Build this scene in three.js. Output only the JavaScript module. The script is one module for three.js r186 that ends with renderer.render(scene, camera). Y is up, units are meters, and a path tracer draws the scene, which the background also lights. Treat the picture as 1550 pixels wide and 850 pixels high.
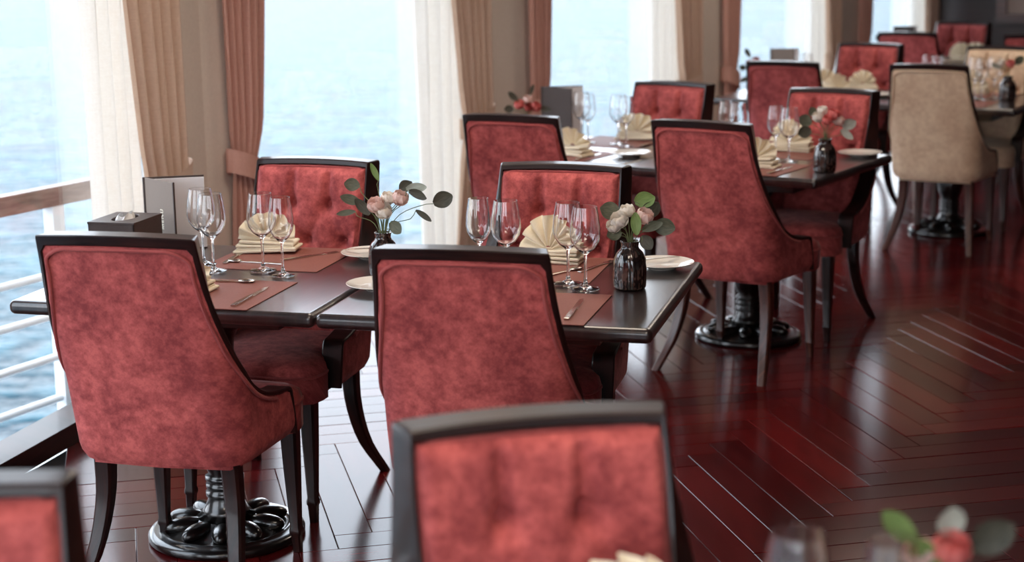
import * as THREE from 'three';
import { mergeGeometries, toCreasedNormals, mergeVertices } from 'three/addons/utils/BufferGeometryUtils.js';
import { RoundedBoxGeometry } from 'three/addons/geometries/RoundedBoxGeometry.js';
import { RectAreaLightUniformsLib } from 'three/addons/lights/RectAreaLightUniformsLib.js';
import { FontLoader } from 'three/addons/loaders/FontLoader.js';
import { TextGeometry } from 'three/addons/geometries/TextGeometry.js';

// ------------------------------------------------------------------ camera, sky, lights, exposure
const scene = new THREE.Scene();
const renderer = new THREE.WebGLRenderer();
renderer.toneMapping = THREE.LinearToneMapping;
renderer.toneMappingExposure = 1.15;
renderer.shadowMap.enabled = true;
RectAreaLightUniformsLib.init();
const D2R = Math.PI / 180;
const camera = new THREE.PerspectiveCamera(2 * Math.atan(425 / 2527.43) / D2R, 1550 / 850, 0.05, 800);
camera.position.set(0, 1.7163, 0);
camera.rotation.set(-11.7393 * D2R, 0, -0.8328 * D2R, 'YXZ');
camera.focus = 4.7;
camera.userData.fStop = 2.6;
camera.updateMatrixWorld(true);

// bright hazy sky: white towards the horizon, pale blue overhead
{
  const W = 64, H = 64, d = new Float32Array(W * H * 4);
  for (let j = 0; j < H; j++) {
    const e = Math.max(0, Math.sin(((j + 0.5) / H - 0.5) * Math.PI)), k = Math.pow(e, 0.6);
    for (let i = 0; i < W; i++) {
      const o = (j * W + i) * 4;
      d[o] = 0.93 - 0.2 * k; d[o + 1] = 0.98 - 0.10 * k; d[o + 2] = 1.05; d[o + 3] = 1;
    }
  }
  const t = new THREE.DataTexture(d, W, H, THREE.RGBAFormat, THREE.FloatType);
  t.mapping = THREE.EquirectangularReflectionMapping; t.magFilter = THREE.LinearFilter; t.needsUpdate = true;
  scene.background = t;
  scene.backgroundIntensity = 4.6;
}
const FILL_LIGHT = 7.5;            // radiance of the added, unseen fill panels

// ------------------------------------------------------------------ helpers
let seed = 7;
const rnd = () => { seed = (seed * 1664525 + 1013904223) >>> 0; return seed / 4294967296; };
const rr = (a, b) => a + (b - a) * rnd();
const used = new Map();
const numbered = (n) => { const k = used.get(n) ?? 0; used.set(n, k + 1); return k ? n + '_' + String(k).padStart(3, '0') : n; };
const V3 = (x, y, z) => new THREE.Vector3(x, y, z);
const W = (X, y, Z) => V3(X, y, -Z);                         // plan: X to the right, Z away from the camera
function tag(o, label, category, group) { o.userData.label = label; o.userData.category = category; if (group) o.userData.group = group; return o; }
function mesh(name, geo, mat, parent) { const m = new THREE.Mesh(geo, mat); m.name = name; m.castShadow = m.receiveShadow = true; (parent ?? scene).add(m); return m; }
function thing(name, label, category, pos, turn = 0, group) {
  const g = new THREE.Group(); g.name = numbered(name); if (pos) g.position.copy(pos); g.rotation.y = turn; scene.add(g); return tag(g, label, category, group);
}
function copyOf(o, label, pos, turn, group) {
  const c = o.clone(); c.name = numbered(o.name.replace(/_\d{3}$/, '')); c.userData = { ...o.userData, label }; if (group) c.userData.group = group;
  if (pos) c.position.copy(pos); if (turn !== undefined) c.rotation.y = turn; scene.add(c); return c;
}
function structure(name, parent) { const g = new THREE.Group(); g.name = name; g.userData.kind = 'structure'; scene.add(g); return g; }
const box = (w, h, d, x = 0, y = 0, z = 0) => { const g = new THREE.BoxGeometry(w, h, d); g.translate(x, y, z); return g; };
const rbox = (w, h, d, r, x = 0, y = 0, z = 0, seg = 2) => { const g = new RoundedBoxGeometry(w, h, d, seg, r); g.translate(x, y, z); return g; };
const clean = (g) => { const n = g.index ? g.toNonIndexed() : g; for (const k of Object.keys(n.attributes)) if (!['position', 'normal', 'uv'].includes(k)) n.deleteAttribute(k); return n; };
const merge = (...gs) => mergeGeometries(gs.flat().map(clean));
const lathe = (pts, seg = 32) => new THREE.LatheGeometry(pts.map(([r, y]) => new THREE.Vector2(r, y)), seg);
const tube = (pts, r, seg = 24, rad = 8, closed = false) => new THREE.TubeGeometry(new THREE.CatmullRomCurve3(pts, closed), seg, r, rad, closed);
// surface over a grid of points, uv given by the function: f(i, j) -> [Vector3, u, v]
function grid(nu, nv, f) {
  const p = [], uv = [], ix = [];
  for (let j = 0; j <= nv; j++) for (let i = 0; i <= nu; i++) { const [q, u, v] = f(i / nu, j / nv, i, j); p.push(q.x, q.y, q.z); uv.push(u, v); }
  for (let j = 0; j < nv; j++) for (let i = 0; i < nu; i++) { const a = j * (nu + 1) + i, b = a + 1, c = a + nu + 1, d = c + 1; ix.push(a, b, d, a, d, c); }
  const g = new THREE.BufferGeometry();
  g.setAttribute('position', new THREE.Float32BufferAttribute(p, 3)); g.setAttribute('uv', new THREE.Float32BufferAttribute(uv, 2)); g.setIndex(ix); g.computeVertexNormals();
  return g;
}
// rings of points (each ring the same length) joined into a closed skin
function rings(rs, { capStart = true, capEnd = true, crease = 0.6, uvs } = {}) {
  const n = rs[0].length, p = [], uv = [], ix = [];
  rs.forEach((r, j) => r.forEach((q, i) => { p.push(q.x, q.y, q.z); const t = uvs ? uvs(q, i, j) : [i / n * 0.2, j * 0.05]; uv.push(t[0], t[1]); }));
  for (let j = 0; j < rs.length - 1; j++) for (let i = 0; i < n; i++) { const a = j * n + i, b = j * n + (i + 1) % n, c = a + n, d = b + n; ix.push(a, b, d, a, d, c); }
  const cap = (j, flip) => { const c = rs[j].reduce((s, q) => s.add(q), V3(0, 0, 0)).multiplyScalar(1 / n), k = p.length / 3; p.push(c.x, c.y, c.z); const t = uvs ? uvs(c, 0, j) : [0, 0]; uv.push(t[0], t[1]);
    for (let i = 0; i < n; i++) { const a = j * n + i, b = j * n + (i + 1) % n; flip ? ix.push(k, b, a) : ix.push(k, a, b); } };
  if (capStart) cap(0, true); if (capEnd) cap(rs.length - 1, false);
  const g = new THREE.BufferGeometry();
  g.setAttribute('position', new THREE.Float32BufferAttribute(p, 3)); g.setAttribute('uv', new THREE.Float32BufferAttribute(uv, 2)); g.setIndex(ix);
  return toCreasedNormals(g, crease);
}
const smooth = (a, b, x) => { const t = Math.min(1, Math.max(0, (x - a) / (b - a))); return t * t * (3 - 2 * t); };
function interp(tab, x) { if (x <= tab[0][0]) return tab[0][1]; for (let i = 1; i < tab.length; i++) if (x <= tab[i][0]) { const [a, b] = tab[i - 1], [c, d] = tab[i]; return b + (d - b) * (x - a) / (c - a); } return tab[tab.length - 1][1]; }

// ------------------------------------------------------------------ procedural textures (tileable value noise)
function noiseField(n, cells, sd) {
  let s = sd; const r = () => { s = (s * 1103515245 + 12345) >>> 0; return (s >>> 8) / 16777216; };
  const [cx, cy] = Array.isArray(cells) ? cells : [cells, cells], g = Array.from({ length: cx * cy }, r), out = new Float32Array(n * n);
  for (let y = 0; y < n; y++) for (let x = 0; x < n; x++) {
    const fx = x / n * cx, fy = y / n * cy, ix = Math.floor(fx), iy = Math.floor(fy), tx = fx - ix, ty = fy - iy, sx = tx * tx * (3 - 2 * tx), sy = ty * ty * (3 - 2 * ty);
    const at = (a, b) => g[((b + cy) % cy) * cx + (a + cx) % cx];
    out[y * n + x] = (at(ix, iy) * (1 - sx) + at(ix + 1, iy) * sx) * (1 - sy) + (at(ix, iy + 1) * (1 - sx) + at(ix + 1, iy + 1) * sx) * sy;
  }
  return out;
}
function fbm(n, list, sd) { const o = new Float32Array(n * n); let tot = 0; list.forEach(([c, w], k) => { const f = noiseField(n, c, sd + k * 977); tot += w; for (let i = 0; i < o.length; i++) o[i] += f[i] * w; }); for (let i = 0; i < o.length; i++) o[i] /= tot; return o; }
function colourTex(n, field, ramp, rep = 1) {
  const d = new Uint8Array(n * n * 4);
  for (let i = 0; i < n * n; i++) { const c = ramp(field[i], i); d[i * 4] = c[0]; d[i * 4 + 1] = c[1]; d[i * 4 + 2] = c[2]; d[i * 4 + 3] = 255; }
  const t = new THREE.DataTexture(d, n, n); t.colorSpace = THREE.SRGBColorSpace; return finish(t, rep);
}
function greyTex(n, field, rep = 1) { const d = new Uint8Array(n * n * 4); for (let i = 0; i < n * n; i++) { d[i * 4] = d[i * 4 + 1] = d[i * 4 + 2] = Math.max(0, Math.min(255, field[i] * 255)); d[i * 4 + 3] = 255; } return finish(new THREE.DataTexture(d, n, n), rep); }
function finish(t, rep) { t.wrapS = t.wrapT = THREE.RepeatWrapping; t.magFilter = THREE.LinearFilter; t.minFilter = THREE.LinearMipmapLinearFilter; t.generateMipmaps = true; t.repeat.set(...(Array.isArray(rep) ? rep : [rep, rep])); t.needsUpdate = true; return t; }
const mixc = (a, b, t) => a.map((v, i) => v + (b[i] - v) * t);
const sat = (x) => Math.min(1, Math.max(0, x));

// ------------------------------------------------------------------ materials
const M = {};
{
  const n = 512, velvet = fbm(n, [[6, 0.6], [14, 0.9], [34, 0.9], [80, 0.6], [200, 0.5]], 11), fine = fbm(n, [[128, 1], [256, 1]], 31);
  const cloth = (a, b, extra) => new THREE.MeshPhysicalMaterial({ map: colourTex(n, velvet, (f, i) => mixc(a, b, sat((f - 0.5) * 2.1 + 0.5 + (fine[i] - 0.5) * 0.3)), 1.6), roughness: 0.9, bumpMap: greyTex(n, fine, 1.6), bumpScale: 0.0006, sheen: 0.55, sheenRoughness: 0.45, ...extra });
  M.red = cloth([128, 48, 49], [196, 95, 90], { sheenColor: new THREE.Color(0.8, 0.45, 0.42) });
  M.beige = cloth([204, 168, 140], [232, 204, 172], { sheenColor: new THREE.Color(0.6, 0.5, 0.4) });
  const grain = fbm(n, [[[4, 40], 1], [[10, 130], 0.9], [[24, 250], 0.5]], 51);
  const wood = (a, b, rough, rep, extra) => new THREE.MeshPhysicalMaterial({ map: colourTex(n, grain, (f) => mixc(a, b, sat((f - 0.5) * 2 + 0.5)), rep), roughness: rough, ...extra });
  M.frame = wood([20, 9, 9], [44, 20, 16], 0.4, 2, { clearcoat: 0.25, clearcoatRoughness: 0.1, specularIntensity: 0.6 });
  M.legBrown = wood([48, 22, 17], [84, 44, 32], 0.34, 2, { clearcoat: 0.3, clearcoatRoughness: 0.25 });
  M.table = wood([30, 20, 20], [50, 35, 33], 0.34, [1.2, 1.2], { clearcoat: 1, clearcoatRoughness: 0.2 });
  M.planks = [[70, 14, 16], [82, 17, 18], [62, 12, 14], [92, 21, 21], [76, 16, 16]].map((c) => wood(c.map((v) => v * 0.86), c.map((v) => v * 1.1), 0.17, [1.1, 1.1], { specularIntensity: 0.55 }));
  M.subfloor = new THREE.MeshStandardMaterial({ color: 0x120606, roughness: 0.9 });
  M.railWood = wood([112, 84, 72], [150, 122, 108], 0.4, 1);
  const weave = fbm(n, [[256, 1], [128, 0.6], [[256, 16], 0.7], [[16, 256], 0.7]], 71);
  const fabric = (a, b, rep, extra) => new THREE.MeshPhysicalMaterial({ map: colourTex(n, weave, (f) => mixc(a, b, f), rep), roughness: 0.95, side: THREE.DoubleSide, ...extra });
  M.drapeTaupe = fabric([204, 174, 154], [226, 200, 180], 2);
  M.drapeRose = fabric([194, 144, 130], [216, 170, 156], 2);
  M.sheer = fabric([236, 226, 214], [250, 244, 236], 2, { transmission: 0.4, thickness: 0 });
  M.napkin = fabric([222, 206, 178], [242, 230, 206], 4, { sheen: 0.2 });
  M.mat = fabric([126, 72, 62], [152, 94, 82], 3, { roughness: 0.55, side: THREE.FrontSide });
  const plaster = fbm(n, [[8, 0.6], [128, 1], [256, 1]], 91);
  M.pillar = new THREE.MeshStandardMaterial({ map: colourTex(n, plaster, (f) => mixc([212, 198, 186], [228, 216, 204], f), 1), roughness: 0.9 });
  M.ceiling = new THREE.MeshStandardMaterial({ color: 0xe6ddd2, roughness: 0.95 });
  M.darkWall = wood([26, 12, 11], [44, 22, 18], 0.5, 0.8);
  M.wallPanel = new THREE.MeshStandardMaterial({ map: colourTex(n, weave, (f) => mixc([128, 106, 96], [158, 136, 124], f), 3), roughness: 0.95 });
  M.iron = new THREE.MeshPhysicalMaterial({ color: 0x0e0a09, roughness: 0.3, metalness: 0.2, clearcoat: 0.8, clearcoatRoughness: 0.1 });
  M.glass = new THREE.MeshPhysicalMaterial({ color: 0xffffff, roughness: 0, transmission: 1, thickness: 0.002, ior: 1.5 });
  M.pane = new THREE.MeshPhysicalMaterial({ color: 0xffffff, roughness: 0, transmission: 1, thickness: 0, ior: 1.5 });
  M.china = new THREE.MeshPhysicalMaterial({ color: 0xf1e9df, roughness: 0.16, clearcoat: 0.6, clearcoatRoughness: 0.06 });
  const speck = fbm(n, [[20, 1], [60, 1], [[90, 14], 1.2]], 101);
  M.vase = new THREE.MeshPhysicalMaterial({ map: colourTex(n, speck, (f) => mixc([22, 14, 14], [78, 58, 52], sat((f - 0.5) * 4 + 0.4)), 1), roughness: 0.13, clearcoat: 0.8, clearcoatRoughness: 0.05 });
  M.steel = new THREE.MeshStandardMaterial({ color: 0xcfc9c2, roughness: 0.2, metalness: 1 });
  M.leather = new THREE.MeshPhysicalMaterial({ map: colourTex(n, plaster, (f) => mixc([54, 38, 33], [70, 52, 45], f), 3), roughness: 0.42, bumpMap: greyTex(n, plaster, 3), bumpScale: 0.0005 });
  M.bookCover = new THREE.MeshStandardMaterial({ map: colourTex(n, weave, (f) => mixc([126, 110, 100], [150, 134, 122], f), 4), roughness: 0.7 });
  M.paper = new THREE.MeshStandardMaterial({ color: 0xece8ea, roughness: 0.45 });
  M.tissue = new THREE.MeshStandardMaterial({ color: 0xf4f1ee, roughness: 0.95, side: THREE.DoubleSide });
  M.gold = new THREE.MeshStandardMaterial({ color: 0xe8dcc8, roughness: 0.45, metalness: 0.4 });
  M.white = new THREE.MeshStandardMaterial({ color: 0xf2f3f4, roughness: 0.45 });
  M.hull = new THREE.MeshStandardMaterial({ color: 0xd8dadb, roughness: 0.6 });
  const petalM = (a, b) => new THREE.MeshPhysicalMaterial({ map: colourTex(64, noiseField(64, 6, 5), (f) => mixc(a, b, f), 1), roughness: 0.85, side: THREE.DoubleSide, transmission: 0.12, thickness: 0 });
  M.petalBlush = petalM([236, 196, 184], [246, 218, 206]); M.petalWhite = petalM([240, 230, 216], [250, 242, 232]); M.petalPink = petalM([222, 108, 104], [236, 138, 128]); M.petalDeep = petalM([176, 62, 58], [196, 84, 74]);
  const leafM = (a, b) => new THREE.MeshPhysicalMaterial({ map: colourTex(128, noiseField(128, [24, 5], 9), (f) => mixc(a, b, f), 1), roughness: 0.6, side: THREE.DoubleSide, transmission: 0.15, thickness: 0 });
  M.leafGrey = leafM([92, 96, 78], [120, 122, 102]); M.leafGreen = leafM([112, 138, 74], [138, 160, 94]); M.leafDark = leafM([66, 64, 52], [92, 88, 74]); M.leafPale = leafM([168, 172, 156], [196, 198, 184]);
  M.stem = new THREE.MeshStandardMaterial({ color: 0x6c7550, roughness: 0.7 });
  M.fillPanel = new THREE.MeshStandardMaterial({ color: 0xffffff, emissive: new THREE.Color(1, 0.86, 0.7), emissiveIntensity: 1.2, roughness: 0.6 });  // glowing face of the added fill panels
  M.fillBody = new THREE.MeshStandardMaterial({ color: 0xd9d4cc, roughness: 0.5 });
  const wave = fbm(n, [[[10, 14], 0.9], [[22, 30], 1], [[48, 60], 0.7], [[110, 120], 0.35]], 131);
  M.sea = new THREE.MeshPhysicalMaterial({ map: colourTex(n, wave, (f) => mixc([14, 50, 62], [44, 88, 100], sat((f - 0.5) * 3 + 0.5)), 1), roughness: 0.35, bumpMap: greyTex(n, wave, 1), bumpScale: 0.28, ior: 1.33, specularIntensity: 0.45 });
}

// ------------------------------------------------------------------ the room: plan outline, walls with window bays
const K = [-1.243, 6.79], th1 = 14.7 * D2R, th2 = 33 * D2R, PITCH = 2.33;
const d1 = [Math.sin(th1), Math.cos(th1)], d2 = [Math.sin(th2), Math.cos(th2)];
const wall1 = (t) => [K[0] - d1[0] * t, K[1] - d1[1] * t];        // from the bend back past the camera
const wall2 = (s) => [K[0] + d2[0] * s, K[1] + d2[1] * s];        // from the bend to the far bulkhead
const END2 = 9.0, BACK1 = PITCH * 3 + 0.6, CEIL = 2.65, HEAD = 2.35;
const far0 = wall2(END2), inward2 = [Math.cos(th2), -Math.sin(th2)];
const far1 = [far0[0] + inward2[0] * 7.5, far0[1] + inward2[1] * 7.5], back0 = wall1(BACK1), back1 = [6.6, -1.3];
const outline = [back0, K, far0, far1, back1];

// herringbone floor
{
  const floor = structure('floor');
  const shp = new THREE.Shape(outline.map(([X, Z]) => new THREE.Vector2(X, Z)));
  const g = new THREE.ExtrudeGeometry(shp, { depth: 0.15, bevelEnabled: false }); g.rotateX(-Math.PI / 2); g.translate(0, -0.172, 0);
  mesh('subfloor', g, M.subfloor, floor);
  const w = 0.1129, L = w * 7, a = [Math.cos(-77.2 * D2R), Math.sin(-77.2 * D2R)], e = [-a[0], -a[1]], b = [-a[1], a[0]];   // e away, b to the right
  const O = [0.664 - L * b[0] - w * e[0], 5.486 - L * b[1] - w * e[1]];
  const inside = (X, Z) => { let c = false; for (let i = 0, j = outline.length - 1; i < outline.length; j = i++) { const [xi, zi] = outline[i], [xj, zj] = outline[j]; if ((zi > Z) !== (zj > Z) && X < (xj - xi) * (Z - zi) / (zj - zi) + xi) c = !c; } return c; };
  // one plank: flat top, chamfered edges, narrow dark joint around it
  const plankGeo = (u0) => {
    const hw = w / 2 - 0.0007, hl = L / 2 - 0.0007, c = 0.0017, t = 0.02, p = [], uv = [], q = (x, y, z) => V3(x, y, z);
    const top = [q(-hl + c, 0, -hw + c), q(hl - c, 0, -hw + c), q(hl - c, 0, hw - c), q(-hl + c, 0, hw - c)], mid = [q(-hl, -c * 0.8, -hw), q(hl, -c * 0.8, -hw), q(hl, -c * 0.8, hw), q(-hl, -c * 0.8, hw)], low = mid.map((v) => q(v.x, -t, v.z));
    const tri = (...v) => v.forEach((k) => { p.push(k.x, k.y, k.z); uv.push(k.x + u0, k.z + u0 * 0.37); });
    tri(top[0], top[2], top[1]); tri(top[0], top[3], top[2]);
    for (let i = 0; i < 4; i++) { const j = (i + 1) % 4; tri(top[i], mid[j], mid[i]); tri(top[i], top[j], mid[j]); tri(mid[i], low[j], low[i]); tri(mid[i], mid[j], low[j]); }
    const g = new THREE.BufferGeometry(); g.setAttribute('position', new THREE.Float32BufferAttribute(p, 3)); g.setAttribute('uv', new THREE.Float32BufferAttribute(uv, 2)); g.computeVertexNormals(); return g;
  };
  const geos = [0, 0.31, 0.67, 1.13].map(plankGeo), list = [];
  for (let m = -14; m <= 14; m++) for (let k = -130; k <= 130; k++) for (const hv of [0, 1]) {
    const cx = k * w + m * L + (hv ? L + w / 2 : L / 2), cy = k * w - m * L + (hv ? w - L / 2 : w / 2);
    const X = O[0] + b[0] * cx + e[0] * cy, Z = O[1] + b[1] * cx + e[1] * cy;
    if (!inside(X, Z)) continue;
    const s = W(X, 0, Z).project(camera), seen = s.z < 1 && s.z > -1 && Math.abs(s.x) < 1.03 && s.y > -1.08 && s.y < 1 ? 1 / Math.hypot(X, Z) : 0;
    list.push({ X, Z, hv, seen });
  }
  list.sort((p, q) => q.seen - p.seen);
  const ang = Math.atan2(b[1], b[0]), rest = M.planks.map(() => []);
  list.forEach((p, i) => {
    const gi = Math.floor(rnd() * geos.length), mi = Math.floor(rnd() * M.planks.length), turn = ang + (p.hv ? Math.PI / 2 : 0), dy = rr(-0.0006, 0.0006);
    if (i < 300 && p.seen) { const o = mesh('plank' + (i ? '_' + String(i).padStart(3, '0') : ''), geos[gi], M.planks[mi], floor); o.position.copy(W(p.X, dy, p.Z)); o.rotation.set(rr(-0.002, 0.002), turn, rr(-0.001, 0.001)); }
    else { const g = geos[gi].clone(); g.rotateY(turn); g.translate(p.X, dy, -p.Z); rest[mi].push(g); }
  });
  rest.forEach((gs, i) => { if (gs.length) { const o = mesh('plank_field' + (i ? '_00' + i : ''), mergeGeometries(gs), M.planks[i], floor); o.userData.kind = 'stuff'; } });
}
// ceiling
{
  const shp = new THREE.Shape(outline.map(([X, Z]) => new THREE.Vector2(X, Z))), g = new THREE.ExtrudeGeometry(shp, { depth: 0.15, bevelEnabled: false }); g.rotateX(-Math.PI / 2); g.translate(0, CEIL, 0);
  const c = mesh('ceiling', g, M.ceiling); c.userData.kind = 'structure';
}
// a wall slab between two plan points, thickness outwards (to the left of the direction of travel)
function slab(p0, p1, y0, y1, thick, inset = 0, side = 1) {
  const L = Math.hypot(p1[0] - p0[0], p1[1] - p0[1]), g = new THREE.BoxGeometry(L, y1 - y0, thick), ang = Math.atan2(p1[1] - p0[1], p1[0] - p0[0]);
  g.translate(0, (y0 + y1) / 2, -side * (thick / 2 - inset)); g.rotateY(ang);
  g.translate((p0[0] + p1[0]) / 2, 0, -(p0[1] + p1[1]) / 2);
  const uv = g.attributes.uv, ps = g.attributes.position; for (let i = 0; i < uv.count; i++) uv.setXY(i, ps.getX(i) - ps.getZ(i), ps.getY(i));
  return g;
}
const wallLeft = structure('wall_left');
let windowNo = 0;
const PH = 0.17;
function bay(at, s0, s1) {                                           // window between two pillars, s0 < s1 along the wall
  const g = structure('window_' + (++windowNo)), A = at(s0 + PH), B = at(s1 - PH);
  mesh('sill', slab(A, B, 0, 0.075, 0.14, 0.03), M.frame, g);
  mesh('top_rail', slab(A, B, HEAD - 0.05, HEAD, 0.08), M.frame, g);
  for (const [u, v] of [[s0 + PH, s0 + PH + 0.045], [s1 - PH - 0.045, s1 - PH]]) mesh('jamb', slab(at(u), at(v), 0.075, HEAD - 0.05, 0.08), M.pillar, g);
  mesh('pane', slab(at(s0 + PH + 0.04), at(s1 - PH - 0.04), 0.07, HEAD - 0.045, 0.008, -0.04), M.pane, g);
  mesh('header', slab(A, B, HEAD, CEIL, 0.2), M.pillar, wallLeft);
}
const w1rev = (s) => wall1(-s);                                      // so that both walls run in the same direction
for (let i = 0; i < 3; i++) bay(w1rev, -PITCH * (i + 1), -PITCH * i);
for (let i = 0; i < 3; i++) bay(wall2, PITCH * i, PITCH * (i + 1));
bay(wall2, PITCH * 3, END2 + 0.1);
mesh('pillar', slab(w1rev(-BACK1), w1rev(-PITCH * 3 - PH), 0, CEIL, 0.2), M.pillar, wallLeft);
for (let i = 1; i <= 3; i++) mesh('pillar', slab(w1rev(-PITCH * i - PH), w1rev(-PITCH * i + PH), 0, CEIL, 0.2), M.pillar, wallLeft);
for (let i = 1; i <= 3; i++) mesh('pillar', slab(wall2(PITCH * i - PH), wall2(PITCH * i + PH), 0, CEIL, 0.2), M.pillar, wallLeft);
mesh('pillar', slab(wall2(END2 - PH + 0.1), wall2(END2 + 0.1), 0, CEIL, 0.2), M.pillar, wallLeft);
mesh('pillar', merge(slab(w1rev(-PH), K, 0, CEIL, 0.2), slab(K, wall2(PH), 0, CEIL, 0.2)), M.pillar, wallLeft);
// far bulkhead, right wall, back wall
{
  const far = structure('wall_far');
  const at = (r) => [far0[0] + inward2[0] * r, far0[1] + inward2[1] * r];
  mesh('bulkhead', slab(far0, far1, 0, CEIL, 0.15), M.darkWall, far);
  for (let i = 0; i < 4; i++) {
    const r0 = 0.5 + i * 1.5;
    mesh('wall_panel', slab(at(r0 + 0.08), at(r0 + 1.32), 1.0, 2.2, 0.02, 0.02), M.wallPanel, far);
    for (const [u0, u1, y0, y1] of [[r0, r0 + 1.4, 0.93, 1.01], [r0, r0 + 1.4, 2.19, 2.27], [r0, r0 + 0.085, 1.0, 2.2], [r0 + 1.315, r0 + 1.4, 1.0, 2.2]]) mesh('moulding', slab(at(u0), at(u1), y0, y1, 0.035, 0.035), M.legBrown, far);
  }
  const right = mesh('wall_right', slab(far1, back1, 0, CEIL, 0.15), M.darkWall); right.userData.kind = 'structure';
  // the rear wall has windows on the sea side, which light the backs of the chairs
  const back = structure('wall_back'), BL = Math.hypot(back0[0] - back1[0], back0[1] - back1[1]), bat = (r) => [back0[0] + (back1[0] - back0[0]) * r / BL, back0[1] + (back1[1] - back0[1]) * r / BL];
  const solid = (r0, r1, y0, y1) => mesh('panel', slab(bat(r1), bat(r0), y0, y1, 0.15), M.pillar, back);
  const opens = [[0.3, 2.1], [2.3, 4.1]];
  solid(0, BL, HEAD, CEIL); solid(0, 4.1, 0, 0.3); solid(4.1, BL, 0, HEAD); solid(0, 0.3, 0.3, HEAD); solid(2.1, 2.3, 0.3, HEAD);
  for (const [r0, r1] of opens) {
    const g = structure('window_' + (++windowNo));
    mesh('pane', slab(bat(r1 - 0.04), bat(r0 + 0.04), 0.34, HEAD - 0.04, 0.008, -0.05), M.pane, g);
    for (const [u0, u1, y0, y1] of [[r0, r1, 0.3, 0.345], [r0, r1, HEAD - 0.045, HEAD], [r0, r0 + 0.045, 0.345, HEAD - 0.045], [r1 - 0.045, r1, 0.345, HEAD - 0.045]]) mesh('frame_bar', slab(bat(u1), bat(u0), y0, y1, 0.08, -0.01), M.frame, g);
  }
}

// ------------------------------------------------------------------ outside: sea, ledge and railing
{
  const g = new THREE.PlaneGeometry(900, 900, 1, 1); g.rotateX(-Math.PI / 2); g.translate(-200, -4.6, -200);
  const uv = g.attributes.uv; for (let i = 0; i < uv.count; i++) uv.setXY(i, uv.getX(i) * 900 / 9, uv.getY(i) * 900 / 9);
  const s = mesh('sea', g, M.sea); s.userData = { label: 'pale blue rippled sea outside the windows', category: 'sea', kind: 'stuff' };
  const led = structure('trim_1');
  mesh('ledge', slab([-3.35, 3.6], [-1.42, 7.2], -0.56, -0.42, 0.6, -0.0, 1), M.hull, led);
  const rail = thing('deck_railing', 'white deck railing with a brown wooden handrail outside the window', 'railing');
  const R0 = [-1.95, 6.29], dir = [0.47, 0.883], at = (r) => [R0[0] + dir[0] * r, R0[1] + dir[1] * r], r0 = -2.9, r1 = 0.62;
  const hr = (y, rad, r0, r1) => { const A = at(r0), B = at(r1); return tube([W(A[0], y, A[1]), W((A[0] + B[0]) / 2, y, (A[1] + B[1]) / 2), W(B[0], y, B[1])], rad, 4, 12); };
  mesh('handrail', slab(at(r0), at(r1), 0.69, 0.766, 0.06, 0.03), M.railWood, rail);
  for (const y of [0.415, 0.25, 0.08, -0.09, -0.265]) mesh('rail', hr(y, 0.016, r0, r1), M.white, rail);
  for (const r of [-2.5, -1.1, 0.29]) mesh('post', slab(at(r - 0.032), at(r + 0.032), -0.42, 0.69, 0.05, 0.025), M.white, rail);
}

// ------------------------------------------------------------------ curtains
// hung cloth along a wall; rows [y, from, to] along the wall, folds, distance in front of the wall
function curtainGeo(at, nrm, rows, folds, amp, gap, sd) {
  const ph = sd * 1.7;
  return grid(folds * 10, 46, (u, v) => {
    const y = 0.02 + v * (HEAD + 0.12 - 0.02), a = interp(rows.map((r) => [r[0], r[1]]), y), b = interp(rows.map((r) => [r[0], r[2]]), y);
    const uu = u + 0.012 * Math.sin(y * 2.3 + ph + u * 9), s = a + (b - a) * u, wv = Math.abs(b - a);
    const pinch = Math.min(1, wv / 0.2), f = Math.sin(uu * folds * 2 * Math.PI + ph) + 0.35 * Math.sin(uu * folds * 4 * Math.PI + ph * 2 + y * 0.6);
    const off = gap + amp * pinch * f * (0.8 + 0.2 * Math.sin(u * 13 + ph)), [X, Z] = at(s);
    return [W(X + nrm[0] * off, y, Z + nrm[1] * off), u * folds * 0.09, y];
  });
}
const nrm1 = [Math.cos(th1), -Math.sin(th1)], nrm2 = inward2;
function drape(at, nrm, rows, folds, mat, name, label, cat, amp, gap, sd, tieY, group) {
  const o = thing(name, label, cat, null, 0, group);
  mesh('cloth', curtainGeo(at, nrm, rows, folds, amp, gap, sd), mat, o);
  if (tieY) {
    const a = interp(rows.map((r) => [r[0], r[1]]), tieY), b = interp(rows.map((r) => [r[0], r[2]]), tieY), n = 24, ring = [];
    for (let i = 0; i <= n; i++) { const t = i / n * Math.PI * 2, s = (a + b) / 2 + Math.cos(t) * ((b - a) / 2 + 0.025), off = gap + Math.sin(t) * (amp * 1.35 + 0.02), [X, Z] = at(s); ring.push([X + nrm[0] * off, Z + nrm[1] * off, (s - a) / (b - a)]); }
    mesh('tieback', grid(n, 3, (u, v, i) => { const r = ring[i]; return [W(r[0], tieY - 0.045 + v * 0.1 + 0.05 * (r[2] - 0.5) * (rows[0][3] ?? 1), r[1]), u * 0.6, v * 0.1]; }), mat, o);
  }
}
const gW = 'curtains along the windows';
const names = ['first', 'second'];
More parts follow.
